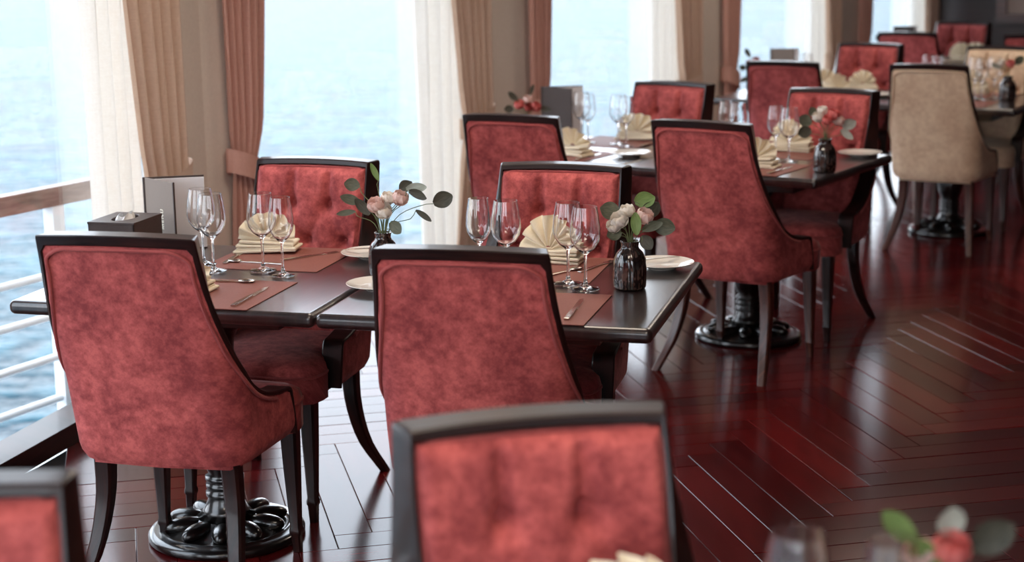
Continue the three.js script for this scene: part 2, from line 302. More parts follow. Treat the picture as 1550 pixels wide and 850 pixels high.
function bayCurtains(at, nrm, i0, spacing, sd, where, sh = 0) {
  const b = (x) => i0 + x - 0.06, e = (x) => i0 + spacing + x - 0.18 - sh;
  drape(at, nrm, [[0, b(0.12), b(0.36), -1], [0.62, b(0.15), b(0.34)], [0.78, b(0.165), b(0.3)], [0.95, b(0.15), b(0.35)], [1.5, b(0.14), b(0.385)], [2.5, b(0.14), b(0.42)]], 5, M.drapeRose, 'drape', 'dusky rose drape tied back ' + where[0], 'curtain', 0.024, 0.05, sd, 0.78, gW);
  drape(at, nrm, [[0, e(-0.5), e(-0.17) + sh, 1], [0.62, e(-0.42), e(-0.16) + sh], [0.78, e(-0.38), e(-0.17) + sh], [0.95, e(-0.42), e(-0.165) + sh], [1.5, e(-0.48), e(-0.16) + sh], [2.5, e(-0.5), e(-0.15) + sh]], 5, M.drapeTaupe, 'drape', 'taupe drape tied back ' + where[1], 'curtain', 0.03, 0.075, sd + 1, 0.8, gW);
  drape(at, nrm, [[0, e(-0.68), e(-0.34)], [1, e(-0.69), e(-0.33)], [2.5, e(-0.71), e(-0.3)]], 4, M.sheer, 'sheer_curtain', 'cream sheer curtain hanging straight ' + where[2], 'curtain', 0.034, 0.022, sd + 2, 0, gW);
}
bayCurtains(w1rev, nrm1, -PITCH, PITCH, 1, ['beside the window with the deck railing', 'between the pale pillar and the railing window', 'behind the dark brown tissue box'], 0.09);
bayCurtains(wall2, nrm2, 0, PITCH, 4, ['between the pale pillar and the tufted chair', 'behind the chair with its back to the small pink bouquet', 'at the far end of the window behind the eucalyptus bouquet']);
bayCurtains(wall2, nrm2, PITCH, PITCH, 7, ['behind the upright dark booklet and pink roses', 'next to the narrow pillar behind the tufted chair', 'behind the tufted chair with the brightly lit frame edge']);
bayCurtains(wall2, nrm2, PITCH * 2, PITCH, 10, ['behind the dark red roses', 'behind the far tufted chair facing the beige chair', 'beside the grey booklet above the dark red chair']);
bayCurtains(wall2, nrm2, PITCH * 3, END2 + 0.1 - PITCH * 3, 13, ['at the last window before the dark bulkhead', 'in the corner against the dark bulkhead', 'at the last window near the dark bulkhead']);

// ------------------------------------------------------------------ chairs
// The wrapped back is a shell; (a, y) are distance along its plan from the centre of the back and height, off is outwards.
const TOPY = 1.012, SEATY = 0.385;
function shellPoint(a, y, off) {
  const sg = a < 0 ? -1 : 1, t = Math.abs(a), c0 = 0.15 + 0.034 * smooth(0.58, 0.95, y), R = 0.075, q = R * Math.PI / 2;
  let x, s, nx, ns;
  if (t <= c0) { x = t; s = -0.010 * (1 - (t / c0) ** 2); nx = 0; ns = -1; }
  else if (t <= c0 + q) { const f = (t - c0) / R; x = c0 + R * Math.sin(f); s = R * (1 - Math.cos(f)); nx = Math.sin(f); ns = -Math.cos(f); }
  else { const d = t - c0 - q; x = c0 + R + d * 0.05; s = R + d; nx = 1; ns = -0.05; }
  s -= 0.15 * Math.pow(Math.max(0, (y - SEATY) / (TOPY - SEATY)), 1.2);
  return V3(sg * (x + nx * off), y, -(s + ns * off));
}
const halfPath = (() => {
  const c = new THREE.CatmullRomCurve3([[0, 1.017], [0.06, 1.0165], [0.12, 1.015], [0.19, 1.012]].map(([x, y]) => V3(x, y, 0)));
  const d = new THREE.CatmullRomCurve3([[0.206, 1.003], [0.21, 0.93], [0.217, 0.84], [0.23, 0.75], [0.252, 0.67], [0.29, 0.605], [0.35, 0.562], [0.43, 0.538], [0.5, 0.53]].map(([x, y]) => V3(x, y, 0)));
  const pts = [...c.getPoints(10).slice(1), V3(0.2, 1.0115, 0), V3(0.2045, 1.009, 0), ...d.getPoints(34), V3(0.512, 0.526, 0), V3(0.519, 0.515, 0), V3(0.52, 0.5, 0), V3(0.521, 0.45, 0), V3(0.522, 0.388, 0)];
  return pts.map((v) => [v.x, v.y]);
})();
const fullPath = [...halfPath.slice().reverse().map(([a, y]) => [-a, y]), [0, 1.017], ...halfPath];
const pathNormals = fullPath.map((p, i) => {
  const a = fullPath[Math.max(0, i - 1)], b = fullPath[Math.min(fullPath.length - 1, i + 1)], dx = b[0] - a[0], dy = b[1] - a[1], l = Math.hypot(dx, dy);
  return [dy / l, -dx / l];
});
const inset = (i, w) => [fullPath[i][0] + pathNormals[i][0] * w, fullPath[i][1] + pathNormals[i][1] * w];
const topOf = (a) => { const t = Math.abs(a); for (let i = 0; i < halfPath.length; i++) if (halfPath[i][0] >= t) { if (!i) return halfPath[0][1]; const [x0, y0] = halfPath[i - 1], [x1, y1] = halfPath[i]; return y0 + (y1 - y0) * (t - x0) / Math.max(1e-6, x1 - x0); } return 0.5; };
function frameGeo() {
  const sec = (f, k) => [[0.003, -0.042], [0, -0.038], [0, 0.021], [0.003, 0.024], [k - 0.003, 0.024], [k, 0.021], [f, -0.038], [f - 0.003, -0.042]];   // front face wide, rear face narrow
  return rings(fullPath.map((p, i) => { const t = smooth(0.97, 1.0, p[1]); return sec(0.018, 0.012 + 0.016 * t).map(([k, off]) => { const [a, y] = inset(i, k); return shellPoint(a, y, off); }); }), { crease: 0.5, uvs: (q, i, j) => [j * 0.02, i * 0.02] });
}
function shellGeo(off, flip, m) {
  const cols = []; for (let i = 0; i <= 60; i++) { const t = i / 60 * 2 - 1, k = Math.abs(t); cols.push(Math.sign(t) * interp([[0, 0], [0.4, 0.196], [0.75, 0.3], [1, 0.518]], k)); }
  const g = grid(60, 20, (u, v, i) => { const a = cols[flip ? 60 - i : i], y0 = 0.386, y1 = topOf(a) - 0.012, y = y0 + (y1 - y0) * v; const puff = off > 0 ? 0.004 * Math.sin(Math.PI * Math.min(1, v * 1.02)) - 0.014 * (1 - smooth(0.384, 0.425, y)) ** 2 : 0; return [shellPoint(a, y, off + puff), a, y]; });
  return g;
}
const pipeAt = (w, off) => { const pts = []; fullPath.forEach((p, i) => { if (i % 2 === 0 && p[1] > 0.535 && !(p[1] > 0.97 && Math.abs(p[0]) > 0.185)) { const [a, y] = inset(i, w + 0.016 * smooth(0.97, 1.0, p[1])); pts.push(shellPoint(a, y, off)); } }); return pts; };
// tufted inner cushion
const BTN = [[-0.062, 0.875], [0.062, 0.875], [-0.128, 0.765], [0, 0.765], [0.128, 0.765], [-0.062, 0.655], [0.062, 0.655]];
const CREASE = [[0, [-0.062, 0.97]], [1, [0.062, 0.97]], [0, [-0.125, 0.765]], [0, [0, 0.765]], [1, [0, 0.765]], [1, [0.125, 0.765]], [2, [-0.062, 0.655]], [3, [-0.062, 0.655]], [3, [0.062, 0.655]], [4, [0.062, 0.655]], [2, [-0.19, 0.82]], [4, [0.19, 0.82]], [5, [-0.062, 0.5]], [6, [0.062, 0.5]]];
function segDist(px, py, ax, ay, bx, by) { const dx = bx - ax, dy = by - ay, t = Math.min(1, Math.max(0, ((px - ax) * dx + (py - ay) * dy) / (dx * dx + dy * dy))); return Math.hypot(px - ax - t * dx, py - ay - t * dy); }
function cushionDepth(a, y) {
  const hw = 0.192, e = Math.min(hw - Math.abs(a), 0.996 - y, y - 0.46), edge = Math.sqrt(sat(e / 0.028)), r = sat(e / 0.028);
  let d = 0.008 + 0.046 * Math.sqrt(Math.max(0, 1 - (1 - r) ** 2));
  d += 0.006 * edge;
  for (const [bx, by] of BTN) d -= (0.022 * Math.exp(-(((a - bx) ** 2 + (y - by) ** 2) / 0.011 ** 2)) + 0.022 * Math.exp(-(((a - bx) ** 2 + (y - by) ** 2) / 0.028 ** 2))) * edge;
  let cr = 0; CREASE.forEach(([k, [ex, ey]], i) => { cr = Math.max(cr, (i < 2 ? 1.9 : 0.5) * Math.exp(-((segDist(a, y, BTN[k][0], BTN[k][1], ex, ey) / (i < 2 ? 0.012 : 0.016)) ** 2))); });
  return Math.max(0.006, d - 0.0085 * cr * edge);
}
function cushionGeo() {
  return grid(64, 84, (u, v) => { const a = (1 - u * 2) * 0.192, y = 0.46 + v * (0.996 - 0.46); return [shellPoint(a, y, -cushionDepth(a, y)), a, y]; });
}
function seatRing(sc, y) {
  const o = []; const P = [[-0.19, 0.02], [0, 0.008], [0.19, 0.02], [0.204, 0.06], [0.206, 0.2], [0.208, 0.335], [0.226, 0.352], [0.238, 0.37], [0.238, 0.41], [0.228, 0.455], [0.19, 0.48], [0.1, 0.489], [0, 0.491], [-0.1, 0.489], [-0.19, 0.48], [-0.228, 0.455], [-0.238, 0.41], [-0.238, 0.37], [-0.226, 0.352], [-0.208, 0.335], [-0.206, 0.2], [-0.204, 0.06]];
  for (const [x, s] of P) o.push(V3(x * sc, y, -(0.27 + (s - 0.27) * sc)));
  return o.reverse();
}
function legGeo(st) { // stations [x, y, s, size]
  return rings(st.map(([x, y, s, w]) => { const h = w / 2, c = w * 0.14; return [[h - c, -h], [h, -h + c], [h, h - c], [h - c, h], [-h + c, h], [-h, h - c], [-h, -h + c], [-h + c, -h]].map(([dx, dz]) => V3(x + dx, y, -s + dz)).reverse(); }), { crease: 0.5, uvs: (q) => [q.y * 0.5, q.x + q.z] });
}
const curveSt = (pts, n) => { const c = new THREE.CatmullRomCurve3(pts.map(([x, y, s]) => V3(x, y, s))), ws = pts.map((p) => p[3]); return Array.from({ length: n + 1 }, (_, i) => { const t = i / n, p = c.getPoint(t), k = t * (ws.length - 1), f = Math.min(ws.length - 2, Math.floor(k)); return [p.x, p.y, p.z, ws[f] + (ws[f + 1] - ws[f]) * (k - f)]; }); };
const rearLeg = (m) => legGeo(curveSt([[m * 0.178, 0.395, 0.055, 0.05], [m * 0.184, 0.27, 0.055, 0.044], [m * 0.2, 0.13, 0.01, 0.037], [m * 0.232, 0, -0.08, 0.029]], 10));
const frontLeg = (m) => legGeo([[m * 0.198, 0.39, 0.425, 0.05], [m * 0.2, 0.25, 0.427, 0.042], [m * 0.203, 0.075, 0.431, 0.029], [m * 0.203, 0.066, 0.431, 0.034], [m * 0.203, 0.056, 0.431, 0.034], [m * 0.203, 0.05, 0.431, 0.028], [m * 0.205, 0, 0.433, 0.023]]);
const CG = {
  frame: frameGeo(), outer: shellGeo(0.019, false), inner: shellGeo(-0.019, true), cushion: cushionGeo(),
  pipe: new THREE.TubeGeometry(new THREE.CatmullRomCurve3(pipeAt(0.021, 0.024)), 140, 0.0055, 6), pipeIn: (() => { const o = []; for (const [a, y] of [[-0.186, 0.62], [-0.186, 0.7], [-0.186, 0.8], [-0.186, 0.9], [-0.186, 0.972], [-0.17, 0.988], [-0.1, 0.991], [0, 0.992], [0.1, 0.991], [0.17, 0.988], [0.186, 0.972], [0.186, 0.9], [0.186, 0.8], [0.186, 0.7], [0.186, 0.62]]) o.push(shellPoint(a, y, -0.036)); return tube(o, 0.0048, 110, 6); })(),
  seat: rings([[1, 0.372], [1.002, 0.4], [1.006, 0.44], [1, 0.462], [0.975, 0.479], [0.92, 0.488], [0.75, 0.495], [0.45, 0.5], [0.15, 0.502]].map(([s, y]) => seatRing(s, y)), { crease: 1.2, uvs: (q) => [q.x, q.z + q.y] }),
  seam: tube(seatRing(1.004, 0.452), 0.0045, 90, 6, true),
  base: (() => { const o = []; for (let i = 0; i <= 30; i++) { const p = shellPoint((i / 30 * 2 - 1) * 0.52, 0.385, -0.012); o.push(new THREE.Vector2(p.x, -p.z)); } const g = new THREE.ExtrudeGeometry(new THREE.Shape(o), { depth: 0.014, bevelEnabled: false }); g.rotateX(-Math.PI / 2); g.translate(0, 0.386, 0); return g; })(),
  rear: [rearLeg(-1), rearLeg(1)], front: [frontLeg(-1), frontLeg(1)],
  button: (() => { const g = new THREE.SphereGeometry(0.0095, 12, 8); return g; })(),
};
function makeChair(fabricMat, legMat) {
  const c = new THREE.Group(); c.name = 'dining_chair';
  const shell = mesh('back_shell', CG.outer, fabricMat, c); mesh('piping', CG.pipe, fabricMat, shell);
  mesh('inner_lining', CG.inner, fabricMat, c);
  mesh('wood_frame', CG.frame, M.frame, c);
  const cu = mesh('tufted_cushion', CG.cushion, fabricMat, c); mesh('piping', CG.pipeIn, fabricMat, cu);
  for (const [a, y] of BTN) { const p = shellPoint(a, y, -cushionDepth(a, y) - 0.003), b = mesh('button', CG.button, fabricMat, cu); b.position.copy(p); b.scale.set(1, 1, 0.55); }
  const seat = mesh('seat', CG.seat, fabricMat, c); mesh('seam_piping', CG.seam, fabricMat, seat);
  mesh('seat_base', CG.base, M.subfloor, c);
  for (const g of CG.rear) mesh('leg', g, legMat, c);
  for (const g of CG.front) mesh('leg', g, legMat, c);
  return c;
}
const chairRed = makeChair(M.red, M.frame), chairRedBrown = makeChair(M.red, M.legBrown), chairBeige = makeChair(M.beige, M.legBrown);
// X, Z of the middle of the top rail, yaw of the row (degrees), facing away (1) or towards the camera (-1)
function placeChair(proto, X, Z, yaw, facing, label, group) {
  const y = yaw * D2R, f = [Math.sin(y) * facing, Math.cos(y) * facing], c = proto.clone(), back = 0.145;
  c.name = numbered('dining_chair'); c.position.copy(W(X + f[0] * back, 0, Z + f[1] * back)); c.rotation.y = -y + (facing < 0 ? Math.PI : 0);
  tag(c, label, 'chair', group); scene.add(c); return c;
}
const gC = 'upholstered dining chairs';
placeChair(chairRed, -0.958, 4.004, 13.7, 1, 'red velvet dining chair seen from behind, hiding part of the tissue box', gC);
placeChair(chairRed, -0.115, 3.759, 13.1, 1, 'red velvet dining chair seen from behind, covering the two middle wine glass stems', gC);
placeChair(chairRed, -0.627, 5.372, 17.3, -1, 'red button-tufted chair facing the napkin beside the menu booklet', gC);
placeChair(chairRed, 0.167, 5.16, 16.4, -1, 'red button-tufted chair facing the table end with the ribbed dark vase', gC);
placeChair(chairRedBrown, 0.727, 6.287, 34, 1, 'red velvet dining chair seen from behind, brown legs over an ornate round iron base', gC);
placeChair(chairRed, 0.008, 6.614, 26.8, 1, 'red velvet dining chair seen from behind, in front of the upright dark booklet', gC);
placeChair(chairRed, 0.786, 7.986, 34.6, -1, 'red button-tufted chair with brightly lit frame edge beside the window curtain', gC);
placeChair(chairRed, 1.455, 7.51, 30.5, -1, 'red button-tufted chair behind the fan napkin and the pink and white bouquet', gC);
placeChair(chairRed, 1.498, 9.159, 30.4, 1, 'dark red chair seen from behind, hiding most of a grey menu booklet', gC);
placeChair(chairBeige, 2.208, 8.797, 30.1, 1, 'beige velvet dining chair seen from behind', gC);
placeChair(chairRed, 2.265, 10.521, 29.8, -1, 'red button-tufted chair behind the two crumpled fan napkins', gC);
placeChair(chairBeige, 2.95, 10.06, 31, -1, 'beige tufted chair facing the table of crowded wine glasses', gC);
placeChair(chairRed, 2.756, 11.614, 32, 1, 'dark red chair seen from behind, in shade by the last window', gC);
placeChair(chairRed, 3.452, 12.783, 30, -1, 'red button-tufted chair against the dark bulkhead', gC);
placeChair(chairRed, 3.49, 11.12, 30, 1, 'dark red chair in deep shade behind the beige tufted chair', gC);
placeChair(chairRed, 4.2, 12.35, 30, -1, 'red tufted chair in the dark corner below the wall panel', gC);
placeChair(chairRed, 0.029, 2.405, -12.2, -1, 'large blurred red tufted chair with two deep buttons', gC);
placeChair(chairRed, -0.797, 2.11, -12, -1, 'blurred red chair with a pale grey lit top rail', gC);

// ------------------------------------------------------------------ tables (two square tops side by side, each on an iron pedestal)
const TL = 0.898, TD = 0.902, TH = 0.75;
function tableFrame(nr, yaw) { const y = yaw * D2R, c = Math.cos(y), s = Math.sin(y), o = [nr[0] - 2 * TL * c, nr[1] + 2 * TL * s]; const f = (p, q, h = TH) => W(o[0] + p * c + q * s, h, o[1] - p * s + q * c); f.turn = -y; return f; }
const T0 = tableFrame([0.75, 1.513], -12.2), T1 = tableFrame([0.347, 4.029], 14.7), T2 = tableFrame([1.206, 6.519], 32.75), T3 = tableFrame([2.73, 9.0], 30), T4 = tableFrame([4.1, 11.246], 30);
const TG = (() => {
  const g = {};
  g.top = rbox(TL - 0.004, 0.04, TD, 0.017, 0, TH - 0.02, 0, 4);
  { const ps = g.top.attributes.position, uv = g.top.attributes.uv; for (let i = 0; i < uv.count; i++) uv.setXY(i, ps.getZ(i), ps.getX(i)); }
  g.apron = merge(box(0.56, 0.05, 0.56, 0, TH - 0.065, 0), box(0.2, 0.03, 0.2, 0, TH - 0.105, 0));
  g.column = lathe([[0.0, 0.66], [0.085, 0.66], [0.085, 0.635], [0.06, 0.62], [0.046, 0.59], [0.042, 0.5], [0.052, 0.4], [0.068, 0.31], [0.072, 0.27], [0.06, 0.22], [0.044, 0.19], [0.056, 0.183], [0.056, 0.172], [0.045, 0.167], [0.055, 0.16], [0.055, 0.149], [0.045, 0.144], [0.056, 0.137], [0.056, 0.124], [0.05, 0.118], [0.062, 0.085], [0.085, 0.06], [0, 0.06]], 36);
  g.disc = lathe([[0, 0.0], [0.222, 0.0], [0.228, 0.006], [0.228, 0.018], [0.222, 0.026], [0.208, 0.03], [0.196, 0.028], [0.19, 0.033], [0.182, 0.034], [0.176, 0.029], [0.15, 0.034], [0.11, 0.046], [0.08, 0.062], [0.04, 0.07], [0, 0.07]], 56);
  const pt = new THREE.SphereGeometry(1, 16, 10); pt.scale(0.06, 0.026, 0.03); pt.translate(0.122, 0.044, 0); g.petal = pt;
  return g;
})();
function makeTable() {
  const t = new THREE.Group(); t.name = 'dining_table';
  mesh('table_top', TG.top, M.table, t); mesh('apron', TG.apron, M.iron, t); mesh('column', TG.column, M.iron, t);
  const col = t.children[2]; col.position.set(0.03, 0, 0.14);
  const d = mesh('base', TG.disc, M.iron, t); d.position.set(0.03, 0, 0.14);
  for (let i = 0; i < 10; i++) { const p = mesh('petal', TG.petal, M.iron, d); p.rotation.set(0, i * Math.PI / 5, 0); }
  return t;
}
const tableProto = makeTable();
function placeTable(T, half, label, sx = 1, sz = 1, dq = 0) {
  const t = tableProto.clone(); t.name = numbered('dining_table'); t.position.copy(T(TL * (half + 0.5) + (half ? 0 : TL * (1 - sx) / 2), TD * sz / 2 + dq, 0)); t.rotation.y = T.turn; t.scale.set(sx, 1, sz); tag(t, label, 'table', 'square dark tables on iron pedestals'); scene.add(t);
}
placeTable(T1, 0, 'dark square table carrying the tissue box and menu booklet');
placeTable(T1, 1, 'dark square table carrying the ribbed dark vase and a saucer at its corner');
placeTable(T2, 0, 'dark square table carrying the upright dark booklet and pink roses', 0.86, 0.96);
placeTable(T2, 1, 'dark square table carrying the pink and white bouquet in front of a tufted chair', 1, 0.96);
placeTable(T3, 0, 'dark square table with crumpled fan napkins beyond the beige chair');
placeTable(T3, 1, 'dark square table pulled up to the beige chair');
placeTable(T4, 0, 'dark square table by the last window');
placeTable(T4, 1, 'dark square table in the corner near the bulkhead');
placeTable(T0, 0, 'dark square table in front of the chair with the pale lit top rail', 1, 1, -0.16);
placeTable(T0, 1, 'dark square table in front of the large blurred tufted chair');

// ------------------------------------------------------------------ tableware
const glassGeo = (k = 1) => lathe([[0, 0], [0.038, 0], [0.0395, 0.0015], [0.038, 0.003], [0.02, 0.0055], [0.007, 0.012], [0.0042, 0.03], [0.0038, 0.07], [0.0045, 0.095], [0.012, 0.103], [0.026, 0.114], [0.0385, 0.133], [0.0425, 0.152], [0.041, 0.18], [0.0365, 0.21], [0.033, 0.23], [0.0325, 0.2307], [0.032, 0.23], [0.0355, 0.21], [0.04, 0.18], [0.0414, 0.152], [0.0373, 0.134], [0.025, 0.1155], [0.011, 0.1055], [0.002, 0.1035], [0, 0.1033]].map(([r, y]) => [r * k, y]), 40);
const GG = [glassGeo(1), glassGeo(0.86)];
function wineGlass(T, p, q, kind, label, group) { const m = mesh(numbered('wine_glass'), GG[kind], M.glass); m.position.copy(T(p, q, TH + 0.004)); tag(m, label, 'glass', group); }
const matGeo = rbox(0.375, 0.003, 0.365, 0.0014, 0, 0.0015, 0, 1);
{ const ps = matGeo.attributes.position, uv = matGeo.attributes.uv; for (let i = 0; i < uv.count; i++) uv.setXY(i, ps.getX(i), ps.getZ(i)); }
function placemat(T, p, q, label, turn = 0) { const m = mesh(numbered('placemat'), matGeo, M.mat); m.position.copy(T(p, q)); m.rotation.y = T.turn + turn; tag(m, label, 'placemat', 'brown placemats'); }
const plateGeo = lathe([[0, 0.004], [0.035, 0.004], [0.036, 0], [0.04, 0], [0.043, 0.005], [0.07, 0.011], [0.091, 0.017], [0.094, 0.019], [0.0945, 0.0205], [0.092, 0.0205], [0.07, 0.0145], [0.055, 0.011], [0.047, 0.0085], [0, 0.0085]], 56);
function plate(T, p, q, label) { const m = mesh(numbered('side_plate'), plateGeo, M.china); m.position.copy(T(p, q)); tag(m, label, 'plate', 'white side plates'); }
// napkin: folded layers with a pleated fan standing on them
const foldGeo = (w, d, t, sd) => { const g = new RoundedBoxGeometry(w, t, d, 3, t * 0.48); const ps = g.attributes.position; for (let i = 0; i < ps.count; i++) { const x = ps.getX(i), z = ps.getZ(i); ps.setY(i, ps.getY(i) + 0.004 * Math.sin(x * 21 + sd) * Math.abs(x / w * 2) + 0.002 * Math.sin(z * 60 + sd)); } g.computeVertexNormals(); return g; };
function fanGeo(R, pleats, sd) {
  const g = grid(pleats * 10, 10, (u, v, i) => {
    const ang = Math.PI * (0.02 + 0.96 * u), r = 0.012 + (R - 0.012) * v, zig = Math.sin(u * pleats * Math.PI * 2 + sd) + 0.3 * Math.sin(u * pleats * Math.PI * 4);
    const wob = 1 + 0.05 * Math.sin(u * 9 + sd), x = Math.cos(ang) * r * 1.0 * wob, y = Math.sin(ang) * r * (0.98 + 0.06 * Math.sin(sd)) * wob;
    return [V3(x, y + 0.002, -0.25 * y * v + zig * 0.016 * (0.25 + 0.75 * v) + 0.02), r, u * 0.4];
  });
  return g;
}
const napkinKinds = [0, 1, 2].map((k) => {
  const n = new THREE.Group(); n.name = 'napkin';
  for (let i = 0; i < 4; i++) { const l = mesh('fold', foldGeo(0.2 - i * 0.008, 0.1 - i * 0.006, 0.0085, i + k * 3), M.napkin, n); l.position.set((i % 2 ? 0.004 : -0.003), 0.006 + i * 0.0085, 0); l.rotation.y = [0.02, -0.03, 0.04, 0][i]; }
  const f = mesh('fan', fanGeo([0.09, 0.096, 0.088][k], [6, 7, 6][k], k * 2.1), M.napkin, n); f.position.y = 0.034; f.rotation.y = [0.06, -0.1, 0.15][k];
  return n;
});
function napkin(T, p, q, k, label, turn = 0) { const n = napkinKinds[k].clone(); n.name = numbered('napkin'); n.position.copy(T(p, q, TH + 0.0055)); n.rotation.y = T.turn + turn; tag(n, label, 'napkin', 'fan folded napkins'); scene.add(n); return n; }
// cutlery, lying along local z, length about 0.2
const flat = (pts, t, bevel) => { const g = new THREE.ExtrudeGeometry(new THREE.Shape(pts.map(([x, y]) => new THREE.Vector2(x, y))), { depth: t, bevelEnabled: true, bevelSize: bevel, bevelThickness: bevel, bevelSegments: 2, curveSegments: 6 }); g.rotateX(-Math.PI / 2); g.translate(0, bevel, 0); return g; };
const CUT = {
  handle: flat([[-0.0045, -0.1], [0.0045, -0.1], [0.0055, -0.06], [0.0035, 0.01], [-0.0035, 0.01], [-0.0055, -0.06]], 0.0025, 0.0012),
  blade: flat([[-0.006, 0.01], [0.006, 0.01], [0.0065, 0.08], [0.002, 0.108], [-0.005, 0.1], [-0.006, 0.06]], 0.0008, 0.0006),
  neck: flat([[-0.0028, 0.01], [0.0028, 0.01], [0.0025, 0.045], [-0.0025, 0.045]], 0.0022, 0.0008),
  bowl: (() => { const g = new THREE.SphereGeometry(1, 20, 12); g.scale(0.0155, 0.005, 0.026); g.translate(0, 0.005, -0.066); return g; })(),
  palm: flat([[-0.0025, 0.044], [0.0025, 0.044], [0.0105, 0.06], [0.0105, 0.068], [-0.0105, 0.068], [-0.0105, 0.06]], 0.0016, 0.0006),
  tine: flat([[-0.0014, 0.066], [0.0014, 0.066], [0.0008, 0.105], [-0.0008, 0.105]], 0.0014, 0.0005),
};
const cutlery = { knife: new THREE.Group(), fork: new THREE.Group(), spoon: new THREE.Group() };
mesh('handle', CUT.handle, M.steel, cutlery.knife); mesh('blade', CUT.blade, M.steel, cutlery.knife);
mesh('handle', CUT.handle, M.steel, cutlery.fork); mesh('head', merge(CUT.neck, CUT.palm), M.steel, cutlery.fork); for (let i = 0; i < 4; i++) mesh('tine', CUT.tine, M.steel, cutlery.fork).position.x = -0.009 + i * 0.006;
mesh('handle', CUT.handle, M.steel, cutlery.spoon); mesh('bowl', merge(CUT.neck, CUT.bowl), M.steel, cutlery.spoon);
function lay(kind, T, p, q, turn, label, h = TH + 0.0032) { const o = cutlery[kind].clone(); o.name = numbered(kind === 'knife' ? 'table_knife' : kind); o.position.copy(T(p, q, h)); o.rotation.y = T.turn + turn; o.scale.setScalar(label.startsWith('small') ? 0.7 : kind === 'knife' ? 1.2 : 1); tag(o, label, kind, 'cutlery laid on the tables'); scene.add(o); }

// ---- table with the tissue box
const gl1 = (w) => ['clear stemmed wine glass ' + w, 'wine glass pairs on the near table'];
wineGlass(T1, 0.404, 0.47, 0, ...gl1('in front of the open menu booklet, the nearer of the pair'));
wineGlass(T1, 0.33, 0.56, 0, ...gl1('against the white page of the menu booklet'));
wineGlass(T1, 0.546, 0.506, 0, ...gl1('before the napkin of the chair nearest the menu booklet'));
wineGlass(T1, 0.634, 0.444, 1, ...gl1('slimmer of the pair before the napkin beside the booklet'));
wineGlass(T1, 1.205, 0.522, 1, ...gl1('rising behind a chair back, slimmer, beside the cream curtain'));
wineGlass(T1, 1.293, 0.491, 0, ...gl1('rising behind a chair back, wider, beside the fan napkin'));
wineGlass(T1, 1.472, 0.488, 0, ...gl1('in front of the fan napkin, further from the vase'));
wineGlass(T1, 1.535, 0.425, 0, ...gl1('in front of the fan napkin, next to the ribbed vase'));
placemat(T1, 0.52, 0.19, 'brown placemat with a knife on it, behind the chair back hiding the tissue box');
placemat(T1, 0.52, 0.705, 'brown placemat under the napkin beside the menu booklet');
placemat(T1, 1.433, 0.19, 'brown placemat next to the ribbed vase, partly behind a chair back');
placemat(T1, 1.34, 0.7, 'brown placemat under the fan napkin beside the ribbed vase');
plate(T1, 0.79, 0.775, 'white side plate behind the eucalyptus bouquet');
plate(T1, 0.968, 0.335, 'white side plate half hidden by a chair back, on the seam of two tables');
plate(T1, 1.69, 0.775, 'white side plate at the table corner behind the ribbed vase');
napkin(T1, 0.44, 0.8, 0, 'cream fan napkin on the placemat beside the menu booklet', 0.15);
napkin(T1, 1.35, 0.8, 1, 'cream fan napkin on the placemat in line with the ribbed vase', -0.05);
napkin(T1, 0.42, 0.2, 2, 'cream napkin peeping out beside the dark chair frame under the menu booklet', 3.1);
lay('knife', T1, 0.655, 0.155, 0.02, 'steel knife lying on the placemat in front of the slim wine glass');
lay('fork', T1, 0.2 + 0.16, 0.155, 0, 'steel fork on the placemat hidden behind the chair back');
lay('spoon', T1, 0.5, 0.335, -1.5, 'steel spoon across the top of the placemat that holds the knife');
lay('knife', T1, 0.375, 0.7, 0.12, 'steel knife at the booklet side of the napkin beside the menu booklet');
lay('fork', T1, 0.6, 0.74, -0.6, 'steel fork lying slanted beside a spoon and the napkin beside the menu booklet');
lay('spoon', T1, 0.47, 0.61, 1.45, 'steel spoon lying behind the pair of glasses before the napkin');
lay('knife', T1, 1.56, 0.17, 0.05, 'steel knife on the placemat below the ribbed vase');
lay('spoon', T1, 1.42, 0.63, -0.5, 'steel spoon slanted in front of the fan napkin near the ribbed vase');
lay('fork', T1, 1.5, 0.74, -0.3, 'steel fork between the fan napkin and the ribbed vase');
lay('fork', T1, 1.67, 0.8, -0.9, 'small steel fork resting on the plate at the table corner', TH + 0.0215);
lay('fork', T1, 0.77, 0.8, -1.1, 'small steel fork resting on the plate behind the eucalyptus bouquet', TH + 0.0215);
